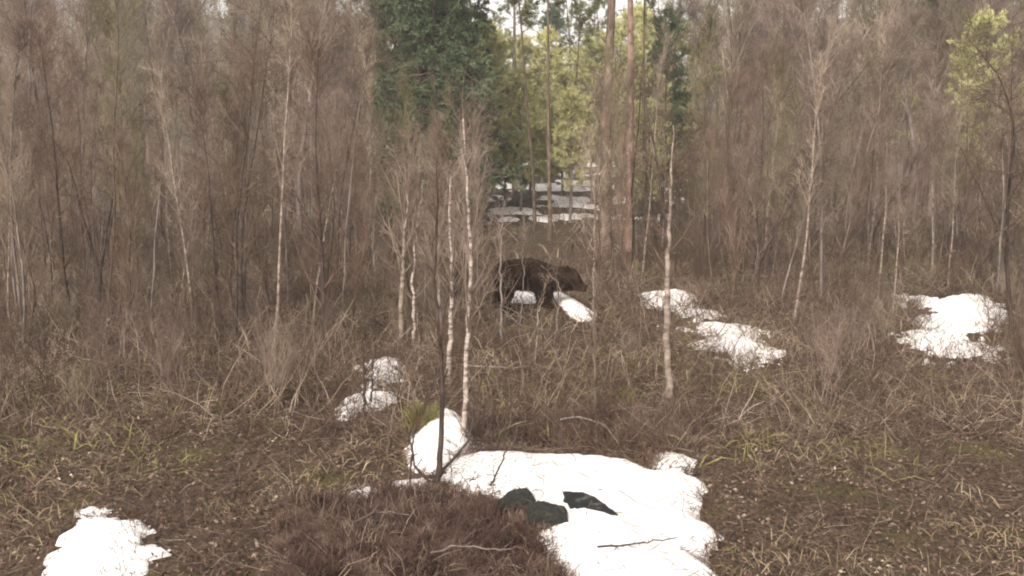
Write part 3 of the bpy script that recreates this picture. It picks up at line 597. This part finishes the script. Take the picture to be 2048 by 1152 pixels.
# ------------------------------------------------------------------ bear
def bear():
    g0 = at(1070, 622); Y = g0[1]; s = 105.6 * 17.1 / Y
    root = empty('brown_bear', (g0[0], Y, h1(g0[0], Y))); tag(root, 'dark brown bear walking right with lowered head behind thin saplings', 'bear')
    X = lambda px: (px - 1070) / s
    Z = lambda py: (622 - py) / s
    balls = []
    def chain(pts, n=9):
        for a, b in zip(pts[:-1], pts[1:]):
            for k in range(n):
                t = k / (n - 1); balls.append([a[i] * (1 - t) + b[i] * t for i in range(4)])
    # x, lateral, z, radius : trunk
    chain([(X(992), 0, Z(539), .045), (X(1003), 0, Z(543), .13), (X(1016), 0, Z(548), .25), (X(1038), 0, Z(548), .275), (X(1060), 0, Z(547), .29), (X(1080), 0, Z(553), .29), (X(1100), 0, Z(556), .235), (X(1122), 0, Z(556), .205)])
    chain([(X(1040), 0, Z(538), .165), (X(1062), 0, Z(537), .18), (X(1082), 0, Z(543), .17)])       # shoulder hump
    chain([(X(1122), 0, Z(555), .205), (X(1138), 0, Z(556), .205), (X(1150), 0, Z(564), .14), (X(1160), 0, Z(572), .095), (X(1166), 0, Z(575), .075)])   # head and muzzle
    for sd in (-1, 1): chain([(X(1136), sd * .12, Z(541), .05), (X(1136), sd * .135, Z(536), .035)], 4)   # ears
    # legs: near side is -y (towards the camera)
    chain([(X(1086), -.16, Z(560), .18), (X(1093), -.17, Z(585), .115), (X(1102), -.17, Z(603), .085), (X(1110), -.17, Z(613), .08), (X(1119), -.17, Z(616), .06)])
    chain([(X(1084), .16, Z(560), .17), (X(1084), .17, Z(585), .11), (X(1086), .17, Z(604), .085), (X(1090), .17, Z(614), .08), (X(1098), .17, Z(617), .06)])
    chain([(X(1014), -.15, Z(560), .20), (X(1018), -.16, Z(580), .115), (X(1012), -.16, Z(598), .075), (X(1015), -.16, Z(613), .07), (X(1026), -.16, Z(617), .055)])
    chain([(X(1014), .15, Z(562), .19), (X(1010), .16, Z(582), .12), (X(998), .16, Z(597), .08), (X(998), .16, Z(612), .07), (X(1009), .16, Z(617), .055)])
    import bmesh
    bm = bmesh.new()
    for (x, y, z, r) in balls:
        r_ = bmesh.ops.create_icosphere(bm, subdivisions=2, radius=r); bmesh.ops.translate(bm, verts=r_['verts'], vec=(x, y, z))
    me = bpy.data.meshes.new('body'); bm.to_mesh(me); bm.free()
    o = bpy.data.objects.new('body_tmp', me); C.objects.link(o)
    rm = o.modifiers.new('r', 'REMESH'); rm.mode = 'VOXEL'; rm.voxel_size = .022
    smo = o.modifiers.new('s', 'SMOOTH'); smo.iterations = 6; smo.factor = .6
    dg = bpy.context.evaluated_depsgraph_get(); me2 = bpy.data.meshes.new_from_object(o.evaluated_get(dg)); bpy.data.objects.remove(o)
    me2.name = 'bear_body'
    me2.materials.clear(); me2.materials.append(M['fur'])
    nv = len(me2.vertices); co = np.zeros(nv * 3); no = np.zeros(nv * 3); me2.vertices.foreach_get('co', co); me2.vertices.foreach_get('normal', no)
    co = co.reshape(-1, 3); no = no.reshape(-1, 3)
    for f in me2.polygons: f.use_smooth = True
    b = bpy.data.objects.new('body', me2); C.objects.link(b); b.parent = root
    # shaggy coat: short backward-lying hairs over the whole body
    n = 26000; i = rng.integers(0, nv, n); B = co[i] + rng.normal(size=(n, 3)) * .008
    face = co[i][:, 0] > X(1148)
    D = unit(no[i] * .55 + np.array([-.75, 0, -.45]) + rng.normal(size=(n, 3)) * .22)
    fb = MB(); fb.add(blades(B - no[i] * .006, D, np.where(face, .018, .06) * (.6 + .8 * rng.random(n)), .004, .05)); fb.build('fur', M['fur'], root)
    def ell(name, c, r, mat):
        bm = bmesh.new(); bmesh.ops.create_icosphere(bm, subdivisions=3, radius=1)
        for v in bm.verts: v.co = Vector((v.co.x * r[0] + c[0], v.co.y * r[1] + c[1], v.co.z * r[2] + c[2]))
        for f in bm.faces: f.smooth = True
        m_ = bpy.data.meshes.new(name); bm.to_mesh(m_); bm.free(); m_.materials.append(mat); q = bpy.data.objects.new(name, m_); C.objects.link(q); q.parent = root
    ell('nose', (X(1173), 0, Z(572)), (.03, .035, .028), M['nose'])
    for sd in (-1, 1): ell('eye', (X(1152), sd * .105, Z(559)), (.014, .012, .014), M['nose'])
bear()

# ------------------------------------------------------------------ tree kinds
def proto(name, parts): return (name, parts)
def make_bare(H=4, r=.03, n1=40, L1=1, m_tr=None, m_tw=None, twr=.003, lean=.08, t0=.15, up=.6, n2=5, n3=3, wig=.03, sp=.6):
    P, ra = stem(H, r, 14, lean, wig); tr = MB(); tr.add(tubes(P, ra, 6))
    c = MB(); Q, qr = grow(P, ra, n1, L1, sp, up, 6, t0, 1, .42, twr * 1.3, .1, pw=.8, lnt=.65); c.add(tubes(Q, qr, 4))
    Q2, q2 = grow(Q, qr, n1 * n2, L1 * .42, .7, up * .7, 4, .15, 1, .55, twr, .16); c.add(tubes(Q2, q2, 3))
    Q3, q3 = grow(Q2, q2, n1 * n2 * n3, L1 * .2, .7, up * .5, 3, .1, 1, .6, twr * .8, .2); c.add(tubes(Q3, q3, 3))
    return [('trunk', tr.mesh('trunk', m_tr)), ('crown', c.mesh('crown', m_tw))]
def make_multi(H, r, stems, m_tw, twr=.003):
    """many-stemmed shrub"""
    c = MB(); PP = []; RR = []
    for k in range(stems):
        P, ra = stem(H * rng.uniform(.6, 1.05), r * rng.uniform(.6, 1.1), 10, .28, .05); P[:, :, :2] += rng.normal(size=2) * .12; PP.append(P); RR.append(ra)
    P = np.concatenate(PP); ra = np.concatenate(RR); a = MB(); a.add(tubes(P, ra, 5))
    Q, qr = grow(P, ra, stems * 9, H * .3, .6, .6, 5, .2, 1, .5, twr, .12); c.add(tubes(Q, qr, 3))
    Q2, q2 = grow(Q, qr, stems * 36, H * .13, .7, .4, 3, .1, 1, .6, twr * .8, .2); c.add(tubes(Q2, q2, 3))
    for vf in a.parts: c.add(vf)
    return [(None, c.mesh('bare_bush', m_tw))]
def needles(Q, per, ln, wd, spread, n_sample, t0=.1):
    B, T, _, _, _ = sample(Q, np.ones(Q.shape[:2]), n_sample, t0, 1)
    B = np.repeat(B, per, 0) + rng.normal(size=(n_sample * per, 3)) * ln * .25; T = np.repeat(T, per, 0); n = len(B)
    D = unit(T * .7 + rng.normal(size=(n, 3)) * spread + [0, 0, .25]); return blades(B, D, ln * (.6 + .7 * rng.random(n)), wd, 0)
def make_pine(H, r, m_bark, m_needle, crown0=.35, L1=2.0, nb=46, tufts=2600, per=6, ln=.13, wd=.012, shape='pine'):
    P, ra = stem(H, r, 16, .012, .008, .1); tr = MB(); tr.add(tubes(P, ra, 9))
    n = nb; t = crown0 + (1 - crown0) * np.sort(rng.random(n)); q = t * 15; k = np.minimum(q.astype(int), 14); f = (q - k)[:, None]
    B = P[0, k] + (P[0, k + 1] - P[0, k]) * f; an = rng.random(n) * 6.283
    if shape == 'spruce': L = L1 * (1.02 - t) / (1 - crown0) * (.7 + .5 * rng.random(n)) + .15; zz = .15 + .5 * t - .35
    else: L = L1 * (np.sin(np.clip((t - crown0) / (1 - crown0), 0, 1) * 2.6 + .35)) * (.5 + .7 * rng.random(n)) + .25; zz = .15 + .55 * t
    D = unit(np.stack([np.cos(an), np.sin(an), zz + rng.normal(size=n) * .12], 1))
    K = 7; Q = np.zeros((n, K, 3)); Q[:, 0] = B; d = D
    for j in range(1, K):
        d = unit(d + rng.normal(size=(n, 3)) * .09 + [0, 0, (.05 if shape == 'pine' else (-.05 if j < 4 else .07))]); Q[:, j] = Q[:, j - 1] + d * (L / (K - 1))[:, None]
    rb = np.maximum(r * .22 * (1.1 - t), .012)[:, None] * np.linspace(1, .3, K)[None]
    br = MB(); br.add(tubes(Q, rb, 4)); Q2, q2 = grow(Q, rb, n * 9, L1 * .32, .7, .1 if shape == 'pine' else -.15, 4, .25, 1, .5, .005, .15, lnt=.3); br.add(tubes(Q2, q2, 3))
    c = MB(); c.add(needles(Q2, per, ln, wd, .6, tufts, .2)); c.add(needles(Q, per, ln, wd, .6, tufts // 4, .4))
    # a few dead lower branches
    Qd, qd = grow(P, ra, 10, L1 * .5, .9, .0, 4, .12, crown0, .16, .006, .12); br.add(tubes(Qd, qd, 3))
    for vf in br.parts: c.add(vf, 1)
    return [('trunk', tr.mesh('trunk', m_bark)), ('crown', c.mesh('crown', [m_needle, M['bark_brown']]))]
def place(name, parts, x, y, rz, s, label, cat, group=None, sz=None, tilt=(0, 0)):
    o = bpy.data.objects.new(name, parts[0][1] if parts[0][0] is None else None); C.objects.link(o); o.location = (x, y, h1(x, y)); o.rotation_euler = (tilt[0], tilt[1], rz)
    o.scale = (s, s, sz or s)
    tag(o, label, cat, group)
    for pn, me in parts:
        if pn is None: continue
        c = bpy.data.objects.new(pn, me); C.objects.link(c); c.parent = o
    return o
SAP = [('bark_grey', 'twig_grey', 'pale grey', dict(n1=40, L1=1.1)), ('bark_brown', 'twig_lilac', 'lilac-brown', dict(n1=44, L1=1.2, up=.35, sp=.8)), ('bark_birch_old', 'twig_grey', 'beige', dict(n1=26, L1=.8, t0=.4, wig=.02)),
       ('bark_dark', 'twig_brown', 'dark brown', dict(n1=48, L1=1.3, up=.15, sp=.9, t0=.1)), ('bark_birch_old', 'twig_lilac', 'pale-stemmed', dict(n1=30, L1=1.0, up=.3, t0=.35, wig=.025)), ('bark_brown', 'twig_red', 'reddish', dict(n1=50, L1=.9, up=.8, t0=.1, wig=.06)),
       ('bark_dark', 'twig_brown', 'crooked dark', dict(n1=30, L1=1.1, up=.1, sp=1.0, t0=.25, wig=.09)), ('bark_brown', 'twig_olive', 'olive-brown', dict(n1=44, L1=1.0, up=.5, sp=.75)), ('bark_grey', 'twig_brown', 'nearly branchless grey', dict(n1=12, L1=.6, t0=.5, wig=.02)), ('bark_dark', 'twig_red', 'dark reddish', dict(n1=56, L1=1.3, up=.3, sp=.8, t0=.05))]
bare_k = [make_bare(H=rng.uniform(3.2, 5.2), r=rng.uniform(.018, .036), m_tr=M[a_], m_tw=M[b_], twr=.0036, **kw) for a_, b_, _, kw in SAP]
bush_k = [make_multi(rng.uniform(1.1, 1.5), .009, 12, M[m], .0035) for m in ('twig_brown', 'twig_lilac', 'twig_grey', 'twig_brown')]
tall_k = [make_bare(rng.uniform(10, 12.5), rng.uniform(.07, .11), 60, 3.0, M[a], M[b], .010, .04, .3, .5, 6, 4) for a, b in
          [('bark_grey', 'twig_grey'), ('bark_birch_old', 'twig_lilac'), ('bark_brown', 'twig_grey'), ('bark_grey', 'twig_lilac')]]
pine_k = [make_pine(12.5, .19, M['bark_pine_red'], M['needle_pine'], .38, 2.0), make_pine(11, .15, M['bark_pine_red'], M['needle_pine'], .30, 1.8)]
pale_k = [make_pine(7.5, .10, M['bark_brown'], M['needle_pale'], .22, 1.7, 60, 4200, 6, .14, .014), make_pine(9, .11, M['bark_grey'], M['needle_pale'], .25, 1.8, 60, 4200, 6, .14, .014)]
spruce_k = [make_pine(13, .16, M['bark_dark'], M['needle_dark'], .10, 2.5, 110, 8000, 6, .13, .016, 'spruce'), make_pine(11, .13, M['bark_dark'], M['needle_dark'], .08, 2.2, 95, 7000, 6, .13, .016, 'spruce')]

def at_col(px, y): return (px - 1024) / F * (y * cp + 2.5 * sp)   # world x of a pixel column at depth y
def tall_at(kinds, k, px, y, s, label, cat, name, group=None, sz=None):
    return place(name, kinds[k % len(kinds)], at_col(px, y), y, rng.random() * 6.28, s, label, cat, group, sz)

LM = [(-1e9, 'at the far left of the picture'), (250, 'in the left thicket'), (480, 'left of the snow patches'), (690, 'behind the left snow patches'), (790, 'by the slim left birch'), (865, 'behind the dark forked sapling'), (925, 'behind the tallest near birch'),
      (990, 'left of the slim poles'), (1190, 'by the thick olive-brown trunk'), (1235, 'by the reddish pine'), (1290, 'by the large right birch'), (1360, 'just right of the large birch'), (1500, 'above the long snow tongue'), (1650, 'right of the snow tongue'), (1800, 'behind the broad right snow patch'), (1980, 'at the far right of the picture')]
def where(px): return [t for a_, t in LM if px >= a_][-1]
# conifers and large trunks one can point at
big = make_pine(15, .15, M['bark_pine_red'], M['needle_pine'], .62, 2.2, 40, 2400)
tall_at([big], 0, 1258, 27, 1.0, 'big pine with reddish trunk rising out of the picture left of the large birch', 'pine', 'pine_tree')
big2 = make_pine(15, .18, M['bark_brown'], M['needle_pine'], .66, 2.2, 36, 2000)
tall_at([big2], 0, 1212, 24, 1.0, 'thick olive-brown pine trunk standing behind the head of the bear', 'pine', 'pine_tree')
big3 = make_pine(14, .16, M['bark_grey'], M['needle_pine'], .6, 2.0, 40, 2400)
tall_at([big3], 0, 1030, 46, 1.0, 'pine with lilac-grey trunk in front of the bright gap of sky', 'pine', 'pine_tree')
for k, (px, y, s, lb) in enumerate([(1070, 34, .8, 'slim pole-like pine right above the rump of the bear'), (1101, 30, .72, 'slim dark pine pole above the shoulder of the bear'), (1141, 40, .8, 'slim pine pole behind the bear, between the snow strips'),
                                (1292, 30, .7, 'slim greenish pine pole between the reddish pine and the large birch')]):
    place('pine_tree', make_pine(12, .075, M['bark_brown'], M['needle_pine'], .6, 1.0, 26, 900), at_col(px, y), y, rng.random() * 6, 1.0, lb, 'pine')
for k, (px, y, s, lb) in enumerate([(872, 33, 1.1, 'tallest dark green spruce above the left thicket'), (908, 38, 1.1, 'dark spruce directly right of the tallest spruce'), (800, 37, .85, 'dark spruce left of the tallest spruce, half hidden by bare twigs'),
                                   (1325, 36, .75, 'dark spruce behind the top of the large birch'), (838, 35, 1.0, 'bushy dark spruce just left of the tallest spruce'), (930, 43, 1.15, 'dark green spruce overlapping the tall yellow-green pine'), (1100, 74, .95, 'small dark spruce against the sky above the pale pines')]):
    tall_at(spruce_k, k, px, y, s, lb, 'spruce', 'spruce_tree')
pales = [(955, 40, 1.0, 'leftmost pale olive pine next to the dark spruces'), (985, 50, .95, 'pale olive pine left of the slim poles'), (1060, 48, .86, 'pale yellow-green pine behind the slim pole over the rump'),
         (1085, 58, 1.0, 'pale olive pine behind the middle slim poles'), (1125, 50, .86, 'bushy yellow-green pine over the brightest snow strip'), (1162, 56, .85, 'pale olive pine left of the thick trunk'),
         (972, 39, .50, 'low yellow-green young pine above the left end of the snow strips'), (1042, 40, .62, 'smallest yellow-green young pine in the middle of the clearing'), (1312, 40, .75, 'pale olive pine behind the large birch'), (1140, 38, .58, 'low yellow-green pine nearest behind the shoulder of the bear'), (948, 48, 1.15, 'tall yellow-green pine filling the gap right of the dark spruces'),
         (1232, 50, 1.0, 'pale olive pine between the thick trunk and the reddish pine'), (1345, 47, 1.1, 'tall pale olive pine right behind the top of the large birch'), (1185, 46, .85, 'pale olive pine directly left of the thick trunk'), (1030, 58, 1.15, 'pale olive pine behind the lilac-grey trunk'), (1278, 56, 1.1, 'pale olive pine behind the reddish pine'),
         (1010, 44, .75, 'young olive pine under the lilac-grey trunk'), (1100, 43, .6, 'young olive pine between the two middle slim poles'), (925, 37, .9, 'olive pine at the edge of the left thicket'), (1290, 33, .5, 'low olive pine beside the slim greenish pole')]
for k, (px, y, s, lb) in enumerate(pales): tall_at(pale_k, k, px, y, s, lb, 'pine', 'young_pine')
for k, (px, y, s) in enumerate([(1880, 44, 1.0), (1960, 38, .9), (2040, 50, 1.1), (1800, 60, 1.1), (1930, 62, 1.2)]):
    tall_at(pale_k if k % 2 else pine_k, k, px, y, s, ['second pine from the far right edge, fullest crown', 'olive pine above the broad right snow patch', 'pine at the very right edge of the picture', 'pine farthest left of the far right pines', 'tall olive pine behind the other far right pines'][k], 'pine', 'pine_tree', 'olive pines at the far right')
for k, (px, y) in enumerate([(1140, 75), (1175, 82), (1200, 66), (1235, 78), (1275, 64), (1060, 90), (1000, 85), (950, 70), (925, 62), (850, 60), (760, 70), (720, 58), (1330, 70), (1400, 60), (600, 70), (480, 65), (300, 75), (1550, 70), (1700, 72)]):
    tall_at(pine_k, k, px, y, rng.uniform(.85, 1.1), '%s distant pine with bare lower trunk, %s' % (['fuller', 'slimmer'][k % 2], where(px)), 'pine', 'pine_tree', 'distant pines of the far wood')

# thicket of bare saplings (individual things)
def thick_label(px, d):
    a = 'thin bare sapling in the dense brown thicket left of the bear' if px < 985 else ('thin bare sapling in the thicket right of the large birch' if px > 1350 else 'thin bare sapling among the pine trunks right of the bear')
    return a
COL6 = [a_[2] for a_ in SAP]
def size_word(v, a_, b_): return 'small' if v < a_ else ('tall' if v > b_ else 'mid-sized')
def depth_word(d, a_, b_): return 'in front' if d < a_ else ('deep back' if d > b_ else 'halfway back')
cnt = 0; tries = 0
while cnt < 290 and tries < 20000:
    tries += 1
    d = math.sqrt(rng.uniform(12.5 ** 2, 34 ** 2)); x = rng.uniform(-1, 1) * d * .62
    if rng.random() > (14 / d) ** 1.2 + .12: continue
    px, _ = proj(x, d, 1.0)
    if 955 < px < 1195 and d < 36: continue
    if 1195 <= px < 1350 and (d < 19 or rng.random() < .6): continue
    if px > 1350 and rng.random() < .15: continue
    if 1350 <= px and d < 14: continue
    if 960 > px > 780 and d < 13.5: continue
    xa, ya = np.array([x]), np.array([d])
    if on_snow(xa, ya, -.15)[0]: continue
    s = rng.uniform(.65, 1.25)
    if 780 < px < 985: s *= .66
    kk = int(rng.integers(0, len(SAP)))
    place('bare_sapling', bare_k[kk], x, d, rng.random() * 6.28, s, '%s %s bare sapling %s, %s' % (size_word(s, .85, 1.05), COL6[kk], depth_word(d, 17, 24), where(px)), 'sapling', {True: 'saplings of the left thicket', False: 'saplings right of the bear'}[px < 985] if px <= 1350 else 'saplings at the right side', sz=s * rng.uniform(.9, 1.2), tilt=(rng.normal() * .055, rng.normal() * .055)); cnt += 1
for px, d, kk, s, lb in [(1246, 21, 0, 1.1, 'pale grey bare sapling crossing the lower trunk of the reddish pine'), (1266, 23, 3, 1.25, 'dark brown bare sapling just right of the foot of the reddish pine'), (1228, 20, 7, 1.0, 'olive-brown bare sapling between the thick trunk and the reddish pine'),
                     (1284, 20, 2, 1.05, 'beige bare sapling between the reddish pine and the large birch'), (1206, 19.5, 1, .9, 'lilac-brown bare sapling at the foot of the thick olive-brown trunk'), (1256, 18.5, 5, .8, 'reddish bare sapling in front of the reddish pine')]:
    place('bare_sapling', bare_k[kk], at_col(px, d), d, rng.random() * 6, s, lb, 'sapling', 'saplings right of the bear')
# low bushes
cnt = 0; tries = 0
while cnt < 260 and tries < 20000:
    tries += 1
    d = math.sqrt(rng.uniform(9.3 ** 2, 36 ** 2)); x = rng.uniform(-1, 1) * d * .62
    if rng.random() > (11 / d) ** 1.1 + .1: continue
    px, _ = proj(x, d, .5)
    if 950 < px < 1200 and 13.0 < d < 18.6: continue
    if 960 < px < 1360 and d < 10.6: continue
    if 1360 <= px < 2000 and rng.random() < .15: continue
    if 950 < px < 1350 and d > 21: continue
    xa, ya = np.array([x]), np.array([d])
    if on_snow(xa, ya, -.2)[0]: continue
    # keep sight lines to snow patches
    top = rng.uniform(.5, .95) * (1 if px < 950 or px > 1360 else .55)
    bad = False
    for (p, na) in SNOW[:14]:
        c = p.mean(0)
        if c[1] > d and abs(proj(c[0], c[1], 0)[0] - px) < 60 + 1827 * .5 / d and proj(x, d, h1(x, d) + 1.3 * top)[1] < proj(c[0], c[1], h1(*c))[1] + 10 and (c[1] - d) < 7: bad = True
    if bad: continue
    side = 'left of' if px < 990 else ('below' if px < 1180 else 'right of')
    kk = int(rng.integers(0, 4))
    place('bare_bush', bush_k[kk], x, d, rng.random() * 6.28, top, '%s %s leafless bush %s, %s' % (size_word(top, .5, .75), ['brown', 'lilac-brown', 'grey', 'dark brown'][kk], depth_word(d, 13, 20), where(px)), 'bush', 'bare bushes %s the bear' % side); cnt += 1
# tall bare trees behind the thicket
cnt = 0; tries = 0
while cnt < 150 and tries < 9000:
    tries += 1
    d = math.sqrt(rng.uniform(30 ** 2, 80 ** 2)); x = rng.uniform(-1, 1) * d * .64
    px, _ = proj(x, d, 1.0)
    if 770 < px < 1200 or (1200 <= px < 1350): continue
    if on_snow(np.array([x]), np.array([d]), -.5)[0]: continue
    kk = int(rng.integers(0, 4)); s = rng.uniform(.75, 1.15)
    place('bare_tree', tall_k[kk], x, d, rng.random() * 6.28, s, '%s %s leafless tree %s, %s' % (size_word(s, .88, 1.02), ['grey', 'pale-barked', 'brown', 'lilac-grey'][kk], depth_word(d, 48, 66), where(px)), 'tree', 'tall bare trees behind the %s thicket' % ('left' if px < 985 else 'right')); cnt += 1

# far wood on the slope: nobody could count it
far = MB(); N = 1500
y = np.sqrt(rng.uniform(84 ** 2, 250 ** 2, N)); x = rng.uniform(-1, 1, N) * y * .68; z = height(x, y)
H_ = rng.uniform(8, 14, N) * np.where(np.abs(x / y - .06) < .14, .42, 1.0); K = 6; P = np.zeros((N, K, 3)); tt = np.linspace(0, 1, K)
P[..., 0] = x[:, None] + rng.normal(size=(N, 1)) * tt; P[..., 1] = y[:, None]; P[..., 2] = z[:, None] - .3 + H_[:, None] * tt
ra = .12 * (1 - .85 * tt)[None] * np.ones((N, 1)); far.add(tubes(P, ra, 5), 0)
Q, qr = grow(P, ra, N * 22, 2.6, .8, .5, 4, .3, 1, .35, .02, .12, lnt=.6); far.add(tubes(Q, qr, 3), 0)
Q2, q2 = grow(Q, qr, N * 70, 1.1, .8, .4, 3, .2, 1, .6, .014, .15); far.add(tubes(Q2, q2, 3), 1)
con = rng.random(N) < .35; Pc = P[con]; rc = ra[con]; n = len(Pc)
Qc, qc = grow(Pc, rc, n * 40, 1.8, .9, .1, 4, .25, 1, .35, .02, .1, lnt=.7); far.add(tubes(Qc, qc, 3), 0); far.add(needles(Qc, 4, .34, .05, .7, n * 130, .15), 2)
tag(far.build('far_forest', [M['twig_brown'], M['twig_grey'], M['needle_pine']]), 'far-off wood of bare trees and pines on the slope at the back', 'forest', kind='stuff')

# where two of a kind still read alike, their place beside each other tells them apart
same = {}
for o in C.objects:
    if o.parent is None and o.get('label'): same.setdefault(o['label'], []).append(o)
for lb, os_ in same.items():
    if len(os_) < 2: continue
    os_.sort(key=lambda q: q.location.x / max(q.location.y, .1)); n_ = len(os_)
    w_ = {2: ['left-hand', 'right-hand'], 3: ['leftmost', 'middle', 'rightmost'], 4: ['leftmost', 'inner left', 'inner right', 'rightmost']}.get(n_) or ['leftmost'] + ['%s from left' % t for t in ('second', 'third', 'fourth', 'fifth', 'sixth', 'seventh', 'eighth', 'ninth', 'tenth')][:n_ - 2] + ['rightmost']
    for o, t in zip(os_, w_):
        if len((t + ' ' + lb).split()) <= 16: o['label'] = t + ' ' + lb
